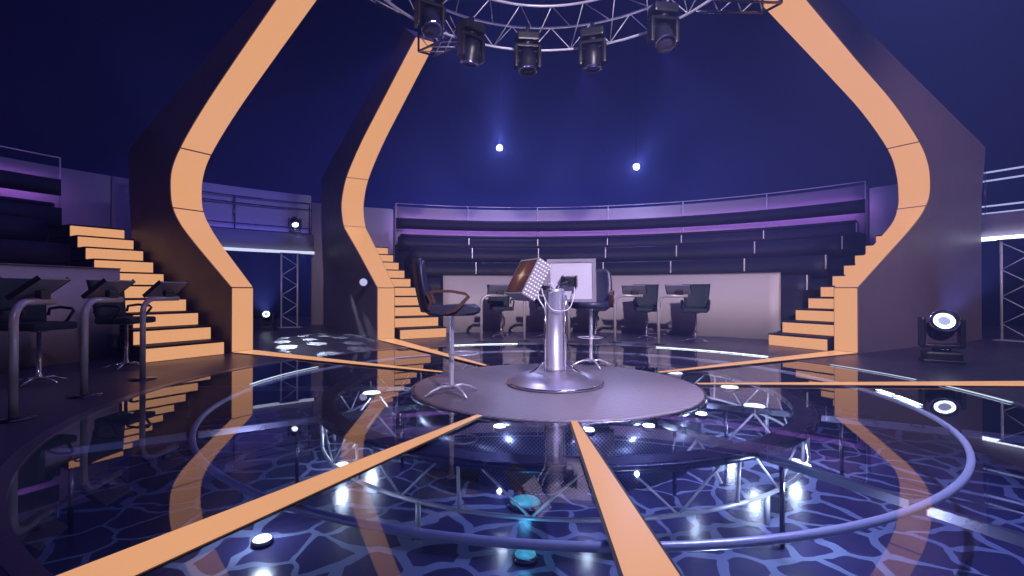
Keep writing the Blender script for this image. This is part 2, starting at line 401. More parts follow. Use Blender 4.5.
# lamps under the glass
def puck(loc, label, rad, power, m='white_glow', col=(0.72, 0.86, 1.0), group='round lamps under the stage glass', dz=0.0):
    t = thing('stage_lamp', label, 'lamp', loc, 0, group)
    MB().lathe([(0, 0), (rad * 1.15, 0), (rad * 1.2, 0.02), (rad * 1.05, 0.035), (0, 0.035)], 20).build('housing', M['gunmetal'], t)
    MB().lathe([(0, 0.0352), (rad, 0.0352), (rad * 0.9, 0.045), (0, 0.05)], 20).build('lens', M[m], t)
    if power: point('stage_lamp_light', (loc[0], loc[1], loc[2] + 0.14 + dz), power, col, 0.05)
# on the platform rim
for a, lab in ((249.5, 'bright round lamp on the platform edge at the tip of the long lower-left amber strip'), (274.0, 'bright round lamp on the platform edge beside the front amber strip'),
               (292, 'small bright lamp on the platform edge, second right of the front amber strip'), (316, 'bright round lamp on the platform edge at its right front')):
    p = pol(1.74, a, -0.075); puck(p, lab, 0.05, 0, 'lens_on', group='lamps along the platform edge')
    point('edge_lamp_light', pol(1.68, a, -0.13), 3, (0.72, 0.86, 1.0), 0.02)
# floodlights on the tie bars between platform and ring truss
for a, lab in ((186, 'flat white floodlight under the glass left of the platform'), (-24, 'flat white floodlight right of the platform, nearest the viewer'),
               (3, 'flat white floodlight right of the platform, just before the level amber strip'), (32, 'flat white floodlight right of the platform, behind the level amber strip')):
    puck(pol(2.1, a, -0.085), lab, 0.10, 10, 'white_glow', group='floodlights between platform and ring truss', dz=-0.28)
# lamps outside the ring truss, on the printed floor; the lower-left one is added for a highlight
for p, lab, pw in (((-2.2, -2.43), 'added lamp for a floor highlight at lower left, in front of the long amber strip', 14),
                   ((0.55, -3.35), 'bright lamp on the printed floor beside the front amber strip', 8), ((2.3, -0.9), 'lamp on the printed floor right of the platform inside the ring truss', 8),
                   ((-2.15, -1.0), 'lamp on the printed floor left of the platform inside the ring truss', 8)):
    puck((p[0], p[1], PIT + 0.002), lab, 0.06, pw, 'white_glow', dz=0.12)
puck(pol(2.86, 300.5, -.11), 'bright lamp at lower right where the slim rail leaves the ring truss', 0.05, 0, 'lens_on')
point('edge_lamp_light', pol(2.86, 300.5, -.20), 16, (0.72, 0.86, 1.0), 0.04)
puck((-0.40, -1.83, PIT + 0.002), 'round cyan lamp glowing on the printed floor before the platform', 0.12, 0.8, 'cyan_led', (0.1, 0.7, 1.0), 'cyan lamps on the printed floor')
puck((-0.42, -2.62, PIT + 0.002), 'smaller cyan lamp on the printed floor, nearest the viewer', 0.07, 0.8, 'cyan_led', (0.1, 0.7, 1.0), 'cyan lamps on the printed floor')

# ------------------------------------------------------------------ the lit arches
def arch(ang, prof, wid, outer, label):
    """prof: inner edge (r, z) from foot to tip; wid: half widths; outer: (tip r, z), (corner r, z)"""
    ax = pol(1, ang); px = Vector((-ax.y, ax.x, 0)); n = len(prof)
    t = thing('light_arch', label, 'arch', (0, 0, 0), 0, 'curved light arches around the stage')
    (rt_, zt_), (rc, zc) = outer
    ic = max(range(n), key=lambda i: prof[i][0])       # widest inner point pairs with the outer corner
    out = []
    for i in range(n):
        if i <= ic: out.append((rc, zc * prof[i][1] / prof[ic][1]))
        else:
            f = sum(math.dist(prof[j], prof[j + 1]) for j in range(ic, i)) / sum(math.dist(prof[j], prof[j + 1]) for j in range(ic, n - 1))
            out.append((rc + (rt_ - rc) * f, zc + (zt_ - zc) * f))
    def P(r, z, s): return ax * r + px * s + Vector((0, 0, z))
    mb = MB(); secs = []
    for (r, z), w, (ro, zo) in zip(prof, wid, out):
        secs.append([mb.bm.verts.new(P(r, z, -w)), mb.bm.verts.new(P(r, z, w)), mb.bm.verts.new(P(ro, zo, w)), mb.bm.verts.new(P(ro, zo, -w))])
    for A, B in zip(secs, secs[1:]):
        for k in range(4): mb._f([A[k], A[(k + 1) % 4], B[(k + 1) % 4], B[k]])
    mb._f(secs[0]); mb._f(secs[-1][::-1])
    mb.build('fin', M['fin'], t)
    # normals of the inner edge, pointing to the stage
    nr = []
    for i in range(n):
        a = Vector(prof[min(i + 1, n - 1)]) - Vector(prof[max(i - 1, 0)]); a.normalize(); v = Vector((-a.y, a.x))
        nr.append(v)
    def seg(idx, first, last):
        mb = MB(); S = []
        for i in idx:
            r, z = prof[i]; w = wid[i] - 0.018; d = nr[i]
            S.append([mb.bm.verts.new(P(r + d.x * 0.002, z + d.y * 0.002, -w)), mb.bm.verts.new(P(r + d.x * 0.002, z + d.y * 0.002, w)),
                      mb.bm.verts.new(P(r + d.x * 0.02, z + d.y * 0.02, w)), mb.bm.verts.new(P(r + d.x * 0.02, z + d.y * 0.02, -w))])
        g = 0.02
        for end, nxt in ((0, 1), (-1, -2)):
            for a_, b_ in zip(S[end], S[nxt]):
                dd = (b_.co - a_.co); a_.co += dd.normalized() * g
        for A, B in zip(S, S[1:]):
            for k in range(4): mb._f([A[k], A[(k + 1) % 4], B[(k + 1) % 4], B[k]], False)
        mb._f(S[0]); mb._f(S[-1][::-1])
        mb.build('light_panel', M['orange'], t)
    return t, seg

def smooth_prof(pts, wid, keys, sub=4):
    """Catmull-Rom between the given points except on the two straight lowest spans"""
    P_ = []; W_ = []; K = []
    for i in range(len(pts) - 1):
        if i in keys: K.append(len(P_))
        P_.append(pts[i]); W_.append(wid[i])
        if i >= 2 and i > 0:
            p0 = Vector(pts[i - 1]); p1 = Vector(pts[i]); p2 = Vector(pts[i + 1]); p3 = Vector(pts[min(i + 2, len(pts) - 1)])
            for k in range(1, sub):
                s = k / sub
                v = 0.5 * ((2 * p1) + (p2 - p0) * s + (2 * p0 - 5 * p1 + 4 * p2 - p3) * s * s + (3 * p1 - p0 - 3 * p2 + p3) * s ** 3)
                P_.append((v.x, v.y)); W_.append(wid[i] * (1 - s) + wid[i + 1] * s)
    P_.append(pts[-1]); W_.append(wid[-1])
    return P_, W_, K

ARCHES = (
 (AC, [(6.24, 0.003), (6.24, 1.16), (7.27, 1.77), (8.32, 2.42), (8.69, 2.79), (8.80, 3.10), (8.72, 3.58), (8.35, 4.02), (7.35, 4.60), (6.12, 5.10), (4.18, 5.88)],
  [.205, .205, .205, .215, .255, .28, .29, .28, .275, .27, .29], ((5.44, 5.98), (11.45, 4.34)), (4, 7), 'curved arch with amber inner face at right, beside the right staircase'),
 (AA, [(6.23, 0.003), (6.23, 1.16), (7.20, 1.88), (7.78, 2.36), (8.07, 2.72), (8.15, 3.07), (8.10, 3.46), (7.80, 3.86), (7.06, 4.45), (6.00, 5.15), (4.05, 6.36)],
  [.205, .205, .25, .285, .295, .30, .305, .295, .29, .285, .275], ((4.60, 6.36), (9.87, 4.12)), (4, 7), 'curved arch with amber inner face at left, nearest of the two left arches'),
 (ABk, [(6.31, 0.003), (6.31, 1.17), (7.55, 1.95), (8.55, 2.55), (9.02, 2.85), (9.24, 3.25), (9.22, 3.62), (8.76, 4.13), (7.50, 4.70), (6.00, 5.18), (3.98, 5.80)],
  [.205, .205, .25, .29, .305, .31, .31, .30, .27, .24, .20], ((4.54, 6.2), (11.95, 4.70)), (4, 7), 'curved arch with amber inner face at left centre, farther of the two left arches'),
)
for ang, pts, wid, outer, keys, lab in ARCHES:
    P_, W_, K = smooth_prof(pts, wid, keys)
    t, seg = arch(ang, P_, W_, outer, lab)
    n = len(P_)
    seg([0, 1], 1, 0); seg(list(range(1, K[0] + 1)), 0, 0); seg(list(range(K[0], K[1] + 1)), 0, 0); seg(list(range(K[1], n)), 0, 1)

# ------------------------------------------------------------------ lit staircases
def stairs(ang, sgn, steps, label, low=0.0, gap=.27):
    ax = pol(1, ang); px = Vector((-ax.y, ax.x, 0)) * sgn
    t = thing('lit_staircase', label, 'staircase', (0, 0, 0), 0, 'staircases with amber risers')
    def q(along, s, z): return ax * along + px * s + Vector((0, 0, z))
    rise, tread, a0 = 0.2425, 0.425, 6.14
    end = a0 + tread * steps + 0.6
    def sin_(k): return gap - (0.05 * k / 10 if low else 0)
    def sout(k): return 1.42 - 0.20 * k / 10 + (low if k < 2 else 0)
    for k in range(steps):
        z0, z1 = (0.002 if k == 0 else rise * k + 0.0015), rise * (k + 1)
        a = a0 + tread * k; b = a + tread + .03 if (low and k < 2) else end
        s0, s1 = sin_(k), sout(k)
        MB().hexa([q(a + .03, s0, z0), q(b, s0, z0), q(b, s1, z0), q(a + .03, s1, z0)], [q(a + .03, s0, z1 - .03), q(b, s0, z1 - .03), q(b, s1, z1 - .03), q(a + .03, s1, z1 - .03)]).build('step', M['edge'], t)
        MB().hexa([q(a, s0, z1 - .029), q(b, s0, z1 - .029), q(b, s1, z1 - .029), q(a, s1, z1 - .029)], [q(a, s0, z1), q(b, s0, z1), q(b, s1, z1), q(a, s1, z1)]).build('tread', M['stand'], t)
        MB().hexa([q(a + .012, s0 + .012, z0 + .006), q(a + .029, s0 + .012, z0 + .006), q(a + .029, s1 - .012, z0 + .006), q(a + .012, s1 - .012, z0 + .006)],
                  [q(a + .012, s0 + .012, z1 - .030), q(a + .029, s0 + .012, z1 - .030), q(a + .029, s1 - .012, z1 - .030), q(a + .012, s1 - .012, z1 - .030)]).build('riser_light', M['orange'], t)
stairs(AC, 1, 10, 'staircase of amber-lit risers at right, left of the right arch')
stairs(AA, 1, 10, 'staircase of amber-lit risers at far left, behind the left desks', .15, .36)
stairs(ABk, -1, 10, 'staircase of amber-lit risers at left centre, behind the left swivel chair')

# ------------------------------------------------------------------ grandstands
ROWS = ((8.0, 1.12, 1.45), (9.2, 1.63, 1.95), (10.4, 2.17, 2.49), (11.6, 2.70, 2.925))
def grandstand(a0, a1, pa0, pa1, ptop, ends, label, posts):
    t = thing('grandstand', label, 'grandstand', (0, 0, 0), 0, 'tiered grandstands')
    n = int((a1 - a0) / 2)
    MB().arc([(7.45, 0.002), (7.45, ptop), (7.55, ptop), (7.55, 0.002)], pa0, pa1, n, True).build('front_panel', M['panel'], t)
    MB().arc([(7.43, ptop), (7.43, ptop + .018), (7.57, ptop + .018), (7.57, ptop)], pa0, pa1, n, True).build('panel_cap', M['fascia'], t)
    for k, (r, zf, zb) in enumerate(ROWS):
        rn = ROWS[k + 1][0] if k < 3 else 12.28
        e0, e1 = ends[k]
        MB().arc([(7.60 if k == 0 else r, 0.003), (7.60 if k == 0 else r, zf), (rn - .003, zf), (rn - .003, 0.003)], e0, e1, n, True).build('tier', M['stand'], t)
        MB().arc([(r - .045, zf - .22), (r - .045, zb), (r - .004, zb), (r - .004, zf - .22)], e0, e1, n, True).build('row_board', M['board'], t)
        MB().arc([(r + .02, zf + .30), (r + .10, zf + .34), (r + .34, zf + .30), (r + .34, zf + .25), (r + .02, zf + .25)], e0 + .5, e1 - .5, n, True).build('bench_seat', M['board'], t)
        for i, a in enumerate(posts):
            if e0 - 0.01 <= a <= e1 + 0.01:
                MB().box(pol(r - .062, a, (zf + zb) / 2 + .0), (.03, .03, zb - zf + 0.02), Matrix.Rotation(R(a), 3, 'Z'), .004).build('post', M['white_metal'], t)
    return t
grandstand(40.2, 112, 43.4, 108, 1.50, [(40.2, 111), (40.2, 111), (40.2, 111), (40.2, 112)],
           'dark tiered grandstand with pale front panel at the back of the stage', [40.4, 52, 64, 76, 88, 100])
grandstand(161, 226, 161, 226, 1.46, [(161.2, 226), (159.5, 226), (158.2, 226), (154.2, 226)],
           'dark tiered grandstand with pale front panel at the far left, behind the left desks', [166, 178])

def rail(a0, a1, step, label, led):
    t = thing('guard_rail', label, 'railing', (0, 0, 0), 0, 'railings along the top of the grandstands')
    n = int((a1 - a0) / 1.5); zb = 2.7
    MB().tube([pol(12.02, a0 + (a1 - a0) * i / n, 4.12) for i in range(n + 1)], 0.013, 6).build('top_rail', M['white_metal'], t)
    a = a0
    while a <= a1 + .01:
        MB().tube([pol(12.02, a, zb + .002), pol(12.02, a, 4.12)], 0.015, 6).build('post', M['white_metal'], t); a += step
    MB().arc([(11.96, 3.25), (11.96, 3.62), (11.99, 3.62), (11.99, 3.25)], a0, a1, n, True).build('dark_board', M['stand'], t)
    MB().arc([(12.04, 3.49), (12.04, 3.60), (12.06, 3.60), (12.06, 3.49)], a0 + .5, a1 - .5, n, True).build('wash_light', M[led], t)
rail(40, 112, 12, 'thin railing with dark board and purple backlight along the rear grandstand', 'purple_led')
rail(153.5, 225.5, 12, 'thin railing with dark board and violet backlight along the left grandstand', 'purple_led')

# ------------------------------------------------------------------ galleries over the two entrances
def gallery(a0, a1, cols, side, label_s):
    n = 16
    f = MB().arc([(11.9, 2.36), (11.9, 2.88), (12.38, 2.88), (12.38, 2.36)], a0, a1, n, True).build('gallery_deck', M['fascia'])
    tag(f, 'grey gallery deck bridging the entrance ' + label_s, 'gallery', 'gallery decks over the entrances')
    o = MB().tube([pol(11.86, a0 + (a1 - a0) * i / n, 2.30) for i in range(n + 1)], 0.045, 8).build('light_tube', M['tube_bright' if side == 'r' else 'tube_led'])
    tag(o, 'long white light tube under the gallery ' + label_s, 'light tube', 'light tubes under the galleries')
    t = thing('gallery_rail', 'four-bar railing on the gallery ' + label_s, 'railing', (0, 0, 0), 0, 'railings on the galleries')
    for z in (2.93, 3.10, 3.70, 3.90):
        MB().tube([pol(12.22, a0 + (a1 - a0) * i / n, z) for i in range(n + 1)], 0.022, 6).build('bar', M['pale_blue_glow'] if side == 'r' else M['gunmetal'], t)  # right bars glow: light caught on the railing, put into the colour
    for k in range(3):
        a = a0 + .3 + (a1 - a0 - .6) * k / 2
        MB().tube([pol(12.22, a, 2.883), pol(12.22, a, 3.92)], 0.022, 6).build('post', M['gunmetal'], t)
    for a, lab in cols:
        t = thing('truss_column', lab, 'truss column', pol(11.7, a, 0.001), R(a), 'truss columns carrying the galleries')
        for s in (-.23, .23):
            MB().tube([(0, s, 0.01), (0, s, 2.24)], 0.026, 8).build('chord', M['white_metal'], t)
        MB().box((0, 0, .005), (.4, .62, .01)).build('base_plate', M['white_metal'], t)
        MB().box((0, 0, 2.245), (.2, .56, .012)).build('top_plate', M['white_metal'], t)
        nz = 7
        for k in range(nz):
            z0 = .06 + k * 2.12 / nz; z1 = z0 + 2.12 / nz; s = .23 if k % 2 else -.23
            MB().tube([(0, s, z0), (0, -s, z1)], 0.012, 6).build('brace', M['white_metal'], t)
gallery(124.7, 145.3, ((128.4, 'white lattice truss column standing in the left entrance'), (142.8, 'white lattice truss column hidden behind the near left arch')), 'l', 'between the two left arches')
gallery(4.5, 29, ((25.5, 'white lattice truss column at the right edge beside the right arch'), (8, 'white lattice truss column beyond the right edge of the entrance')), 'r', 'right of the right arch')
o = MB().arc([(12.27, 2.883), (12.27, 2.91), (12.36, 2.91), (12.36, 2.883)], 125, 145, 14, True).build('added_fill_bar', M['blue_fill_glow'])  # added out of sight to turn the gallery wall blue
tag(o, 'unseen blue fill bar added at the foot of the wall on the left gallery', 'light bar')

# ------------------------------------------------------------------ moving heads
def moving_head(name, loc, label, scale=1.0, hang=False, pan=0.0, tilt=0.0, on=False, group=None, ring=False):
    """tilt: 0 = lens up (standing) or down (hanging), turned about the yoke axis; pan about z"""
    t = thing(name, label, 'moving light', loc, pan, group)
    s = scale; f = -1 if hang else 1
    def Z(z): return f * z * s
    mb = MB(); mb.box((0, 0, Z(.075)), (.40 * s, .30 * s, .15 * s), None, .03 * s); mb.build('base', M['black'], t)
    if hang:
        mb = MB(); mb.box((0, 0, Z(-.06)), (.07 * s, .10 * s, .13 * s), None, .01 * s); mb.build('clamp', M['gunmetal'], t)
    else:
        mb = MB(); mb.box((0, 0, Z(.021)), (.44 * s, .34 * s, .04 * s), None, .01 * s); mb.build('foot_plate', M['black'], t)
    MB().lathe([(0, Z(.15)), (.10 * s, Z(.15)), (.10 * s, Z(.19)), (0, Z(.19))], 20).build('pan_disc', M['gunmetal'], t)
    mb = MB(); mb.box((0, 0, Z(.215)), (.44 * s, .17 * s, .055 * s), None, .015 * s)
    for q in (-1, 1): mb.box((q * .205 * s, 0, Z(.40)), (.065 * s, .19 * s, .40 * s), None, .025 * s)
    mb.build('yoke', M['black'], t)
    h = bpy.data.objects.new('head', None)
    mx = Matrix.Translation((0, 0, Z(.47))) @ Matrix.Rotation(tilt, 4, 'X') @ (Matrix.Rotation(PI, 4, 'X') if hang else Matrix.Identity(4))
    m3 = mx.to_3x3(); c = mx.translation
    prof = [(0, -.20), (.09, -.20), (.135, -.15), (.155, -.05), (.155, .05), (.145, .12), (.15, .16), (.15, .20), (.125, .20), (.12, .175), (0, .175)]
    hd = MB().lathe([(r * s, z * s) for r, z in prof], 24, c, m3).build('head', M['black'], t)
    for q in (-1, 1):                                     # tilt bearings and finned collar
        MB().tube([c + Vector((q * .15 * s, 0, 0)), c + Vector((q * .175 * s, 0, 0))], .05 * s, 12).build('bearing', M['gunmetal'], hd)
    MB().lathe([(.151 * s, .16 * s), (.162 * s, .165 * s), (.162 * s, .195 * s), (.151 * s, .20 * s), (.151 * s, .16 * s)], 24, c, m3).build('lens_ring', M['chrome'], hd)
    if ring:
        MB().lathe([(.070 * s, .177 * s), (.112 * s, .177 * s), (.112 * s, .185 * s), (.070 * s, .187 * s), (.070 * s, .177 * s)], 24, c, m3).build('glow_ring', M['white_glow'], hd)
        MB().lathe([(0, .18 * s), (.069 * s, .178 * s)], 24, c, m3).build('lens', M['pale_blue_glow'], hd)
    else:
        MB().lathe([(0, .192 * s), (.06 * s, .188 * s), (.118 * s, .177 * s)], 24, c, m3).build('lens', M['white_glow'] if on else M['lens_off'], hd)
    bpy.data.objects.remove(h)
    d = m3 @ Vector((0, 0, 1)); rz = Matrix.Rotation(pan, 3, 'Z')
    return Vector(loc) + rz @ (c + d * .24 * s), rz @ d

ZB = 5.16
GH = 'moving lights hanging from the overhead ring truss'
heads = ((140.7, -20, .35, 'moving light on the overhead truss beside the tip of the far left arch'), (121.3, 10, -.25, 'moving light hanging from the overhead truss, first right of the arch tip'),
         (96.6, 0, .12, 'moving light hanging from the overhead truss, third from its left'), (69.2, 5, -.12, 'moving light hanging from the overhead truss, fourth from its left, right of the centre'),
         (39.2, 60, .5, 'moving light at the right end of the overhead truss, nearest the right arch'))
for a, dp, tl, lab in heads:
    moving_head('moving_light', pol(2.2, a, 5.26 + (.22 if a > 130 else 0)), lab, .92, True, R(a + 90 + dp), tl, False, GH)

# lamp standing on the floor at right, its ring lit
p, d = moving_head('moving_light', (6.15, 1.85, 0.002), 'moving light with glowing ring standing on the floor right of the right arch', 1.15, False, R(-30), R(60), True, 'moving lights standing on the floor', True)
spot('floor_beam', p + d * .03, p + d * 5, 900, (0.45, 0.5, 1.0), 34, .6, .08)
# far lamp on the floor in the left entrance
p, d = moving_head('moving_light', (-7.55, 8.35, 0.002), 'small lit moving light on the floor beyond the near left arch', .8, False, R(22), R(64), True, 'moving lights standing on the floor', True)
spot('floor_beam', p + d * .03, p + d * 5, 900, (0.45, 0.5, 1.0), 40, .6, .08)

# lamp on the left gallery with a patterned beam on the floor
p, d = moving_head('moving_light', pol(12.02, 127.3, 2.883), 'lit moving light on the left gallery above the white truss column, beam pointing down', .8, False, R(33), R(136), True, None, False)
L = spot('pattern_beam', p + d * .05, (-4.6, 5.4, 0), 1600, (0.62, 0.70, 1.0), 26, .25, .03)
L.data.use_nodes = True; nt = L.data.node_tree
em = nt.nodes.get('Emission'); ge = nt.nodes.new('ShaderNodeTexCoord')
sp_ = nt.nodes.new('ShaderNodeSeparateXYZ'); cx_ = nt.nodes.new('ShaderNodeMath'); cx_.operation = 'DIVIDE'; cy_ = nt.nodes.new('ShaderNodeMath'); cy_.operation = 'DIVIDE'
cb = nt.nodes.new('ShaderNodeCombineXYZ'); vo = nt.nodes.new('ShaderNodeTexVoronoi'); vo.voronoi_dimensions = '2D'; vo.inputs['Scale'].default_value = 10; vo.inputs['Randomness'].default_value = .55
lt = nt.nodes.new('ShaderNodeMath'); lt.operation = 'LESS_THAN'; lt.inputs[1].default_value = .30
mu = nt.nodes.new('ShaderNodeMath'); mu.operation = 'MULTIPLY_ADD'; mu.inputs[1].default_value = 1.0; mu.inputs[2].default_value = .03
nt.links.new(ge.outputs['Normal'], sp_.inputs[0]); nt.links.new(sp_.outputs[0], cx_.inputs[0]); nt.links.new(sp_.outputs[2], cx_.inputs[1]); nt.links.new(sp_.outputs[1], cy_.inputs[0]); nt.links.new(sp_.outputs[2], cy_.inputs[1])
nt.links.new(cx_.outputs[0], cb.inputs[0]); nt.links.new(cy_.outputs[0], cb.inputs[1]); nt.links.new(cb.outputs[0], vo.inputs['Vector'])
nt.links.new(vo.outputs['Distance'], lt.inputs[0]); nt.links.new(lt.outputs[0], mu.inputs[0]); nt.links.new(mu.outputs[0], em.inputs['Strength'])

# small lamp clamped to the far left arch
t = thing('clamp_lamp', 'small pale lamp clamped to the side of the far left arch', 'lamp', (0, 0, 0))
cp = pol(6.75, ABk + 3.3, 1.30)
MB().tube([cp, cp + pol(.155, ABk - 90, 0)], .02, 8).build('bracket', M['gunmetal'], t)
mtx = Vector((.25, -1, 0)).to_track_quat('Z', 'Y').to_matrix()
MB().lathe([(0, -.10), (.06, -.10), (.10, -.02), (.10, .05), (.088, .05), (0, .04)], 20, cp, mtx).build('can', M['black'], t)
MB().lathe([(0, .056), (.085, .052)], 20, cp, mtx).build('lens', M['pale_blue_glow'], t)

# two lamps high up behind the grandstand, each on its own hanging pole
for (x, y, z), lab, tgt in (((-1.0, 13.6, 6.75), 'bright distant lamp high behind the grandstand, left of the podium', (-1.0, 12.0, 9.5)),
                            ((4.25, 13.0, 5.85), 'bright distant lamp high behind the grandstand, right of the podium', (6.2, 12.4, 8.6))):
    t = thing('hanging_lamp', lab, 'lamp', (x, y, z), 0, 'distant lamps hung behind the grandstand')
    dirv = (Vector((0.2, -5, 1.5)) - Vector((x, y, z))).normalized()
    MB().lathe([(0, -.22), (.07, -.22), (.11, -.10), (.13, 0), (.115, .0), (0, -.01)], 16, (0, 0, 0), dirv.to_track_quat('Z', 'Y').to_matrix()).build('can', M['black'], t)
    MB().lathe([(0, .012), (.11, .004)], 16, (0, 0, 0), dirv.to_track_quat('Z', 'Y').to_matrix()).build('lens', M['lens_on'], t)
    hb = -dirv * .95
    MB().tube([-dirv * .20, hb], .02, 6).build('bracket', M['black'], t)
    MB().tube([hb, (hb.x, hb.y, 14.98 - z)], .011, 6).build('pole', M['matt_black'], t)
    P0 = Vector((x, y, z)) + dirv * .05
    point('lamp_spill', P0 + dirv * .15, 420, (0.40, 0.45, 1.0), .03)
    spot('distant_beam', P0, tgt, 2300, (0.40, 0.45, 1.0), 70, 1.0, .05)

# ------------------------------------------------------------------ overhead ring truss
t = thing('overhead_truss', 'circular lighting truss of pale tubes hanging over the stage', 'truss', (0, 0, 0))
CH = ((2.50, ZB), (2.52, 5.55), (1.88, 5.55))
for r_, z_ in CH:
    MB().tube([pol(r_, i * 3, z_) for i in range(120)], .020, 8, closed=True).build('chord', M['white_metal'], t)
NB = 24
for i in range(NB):
    a = i * 15 + 4; b = a + 7.5; c = a + 15
    MB().tube([pol(*CH[0][:1], a, CH[0][1]), pol(CH[1][0], b, CH[1][1])], .008, 5).build('brace', M['white_metal'], t)
    MB().tube([pol(CH[1][0], b, CH[1][1]), pol(CH[0][0], c, CH[0][1])], .008, 5).build('brace', M['white_metal'], t)
    MB().tube([pol(CH[1][0], a, CH[1][1]), pol(CH[2][0], b, CH[2][1])], .008, 5).build('cross_brace', M['white_metal'], t)
    MB().tube([pol(CH[2][0], b, CH[2][1]), pol(CH[0][0], c, CH[0][1])], .008, 5).build('inner_brace', M['white_metal'], t)
for i in range(3):
    a = 90 + 120 * i
    MB().tube([pol(2.2, a, 5.57), pol(2.2, a, 14.98)], .012, 6).build('hanger', M['black'], t)
for ang, r_in, zz, lab in ((ABk, 3.98, 5.76, 'short tie truss joining the overhead ring to the tip of the far left arch'), (AC, 4.18, 5.84, 'short tie truss joining the overhead ring to the tip of the right arch'),
                           (AA, 4.05, 6.3, 'short tie truss joining the overhead ring to the tip of the near left arch')):
    t = thing('tie_truss', lab, 'truss', (0, 0, 0), 0, 'tie trusses between ring and arches')
    ax = pol(1, ang); px = Vector((-ax.y, ax.x, 0))
    def q(r, s, z): return ax * r + px * s + Vector((0, 0, z))
    A = [q(2.56, s, z) for s, z in ((-.16, 5.18), (.16, 5.18), (.16, 5.5), (-.16, 5.5))]
    B = [q(r_in - .05, s, z) for s, z in ((-.16, zz - .25), (.16, zz - .25), (.16, zz + .07), (-.16, zz + .07))]
    for a_, b_ in zip(A, B): MB().tube([a_, b_], .02, 6).build('chord', M['gunmetal'], t)
    for k in range(4):
        for j in range(3):
            f0, f1 = j / 3, (j + 1) / 3
            MB().tube([A[k].lerp(B[k], f0), A[(k + 1) % 4].lerp(B[(k + 1) % 4], f1)], .01, 5).build('brace', M['white_metal'], t)
    for k in range(4): MB().tube([B[k], B[(k + 1) % 4]], .02, 6).build('end_bar', M['black'], t)

# ------------------------------------------------------------------ podium with two monitors
pd = thing('podium', 'silver podium column on a domed round base carrying two monitors', 'podium', (0, 0, 0.0125))
MB().lathe([(0, 0), (.545, 0), (.565, .012), (.56, .032), (.535, .042), (.50, .068), (.44, .098), (.36, .124), (.27, .142), (.18, .153), (.13, .156), (0, .156)], 64).build('base', M['steel'], pd)
MB().tube([pol(.555, i * 5, .022) for i in range(72)], .014, 8, closed=True).build('base_rim', M['chrome'], pd)
MB().lathe([(0, .155), (.118, .155), (.118, .20), (.098, .205), (.098, 1.06), (.104, 1.065), (.104, 1.105), (.09, 1.115), (0, 1.115)], 40).build('column', M['steel_soft'], pd)
for s in (-1, 1):
    MB().tube([(s * .118, -.05, .16), (s * .118, -.05, 1.04)], .016, 10).build('side_rod', M['chrome'], pd)
    MB().tube([(s * .30, -.03, .125), (s * .22, -.04, .17), (s * .13, -.05, .26)], .016, 8).build('foot_rib', M['chrome'], pd)
# left monitor: thick box turned to the left chair, studded side to the viewer
P1 = Vector((-.395, -.24, 1.06)); wv = Vector((-.205, .45, 0)); tv = Vector((.208, .095, .41)); nv = wv.cross(tv).normalized()
TH = .185
mon = bpy.data.objects.new('monitor', None)
def bx(o, a, b, c): return [o, o + a, o + a + b, o + b], [o + c, o + a + c, o + a + b + c, o + b + c]
a_, b_ = bx(P1, wv, tv, nv * TH)
mon = MB().hexa(a_, b_).build('monitor', M['monitor_grey'], pd)
fr = .035
o_ = P1 + wv * fr * 1.4 + tv * fr * 1.4 - nv * .006
def uvs(p):
    d = p - o_; return (d.dot(wv) / wv.length_squared / (1 - 2.8 * fr), d.dot(tv) / tv.length_squared / (1 - 2.8 * fr))
sc = MB().hexa(*bx(o_, wv * (1 - 2.8 * fr), tv * (1 - 2.8 * fr), nv * .005)).build('screen', M['star'], mon, uv=uvs)
for i in range(5):
    for j in range(11):
        c0 = P1 + nv * (TH * (i + .5) / 5) + tv * ((j + .5) / 11)
        out_ = -wv.normalized()
        MB().lathe([(.0125, 0), (.0125, .005), (.009, .010), (0, .012)], 10, c0, out_.to_track_quat('Z', 'Y').to_matrix()).build('stud', M['white_metal'], mon)
hp = P1 + wv * .45 + tv * 1.0 + nv * .06
MB().tube([hp - wv * .15, hp - wv * .15 + tv * .05, hp + wv * .15 + tv * .05, hp + wv * .15], .008, 6).build('handle', M['chrome'], mon)
bc = P1 + wv * .5 + tv * .42 + nv * TH
MB().tube([bc, Vector((-.06, .02, 1.12)), Vector((-.03, .0, 1.09))], .028, 8).build('arm', M['gunmetal'], pd)
# right monitor: seen from behind, turned to the far chair
ang2 = R(-14); wv2 = Vector((math.cos(ang2), math.sin(ang2), 0)) * .60; back = Vector((wv2.y, -wv2.x, 0)).normalized()
tl2 = R(9); tv2 = (Vector((0, 0, 1)) * math.cos(tl2) + back * math.sin(tl2) * 1.0) * .53; nb = wv2.cross(tv2).normalized()
O2 = Vector((-.05, .42, .955))
m2 = MB().hexa(*bx(O2, wv2, tv2, -nb * .045)).build('monitor', M['monitor_grey'], pd)
f = .07
MB().hexa(*bx(O2 + wv2 * f + tv2 * f + nb * .001, wv2 * (1 - 2 * f), tv2 * (1 - 2 * f), nb * .008)).build('back_plate', M['silver_back'], m2)
for a_, b_, w_, h_ in ((0, 0, 1, f), (0, 1 - f, 1, f)):
    MB().hexa(*bx(O2 + wv2 * a_ + tv2 * b_ + nb * .001, wv2 * w_, tv2 * h_, nb * .022)).build('back_frame', M['monitor_grey'], m2)
for a_, b_, w_, h_ in ((0, f, f, 1 - 2 * f), (1 - f, f, f, 1 - 2 * f)):
    MB().hexa(*bx(O2 + wv2 * a_ + tv2 * b_ + nb * .001, wv2 * w_, tv2 * h_, nb * .022)).build('back_frame', M['monitor_grey'], m2)
MB().hexa(*bx(O2 + wv2 * .05 + tv2 * .05 - nb * .046, wv2 * .9, tv2 * .9, -nb * .004)).build('screen', M['screen_off'], m2)
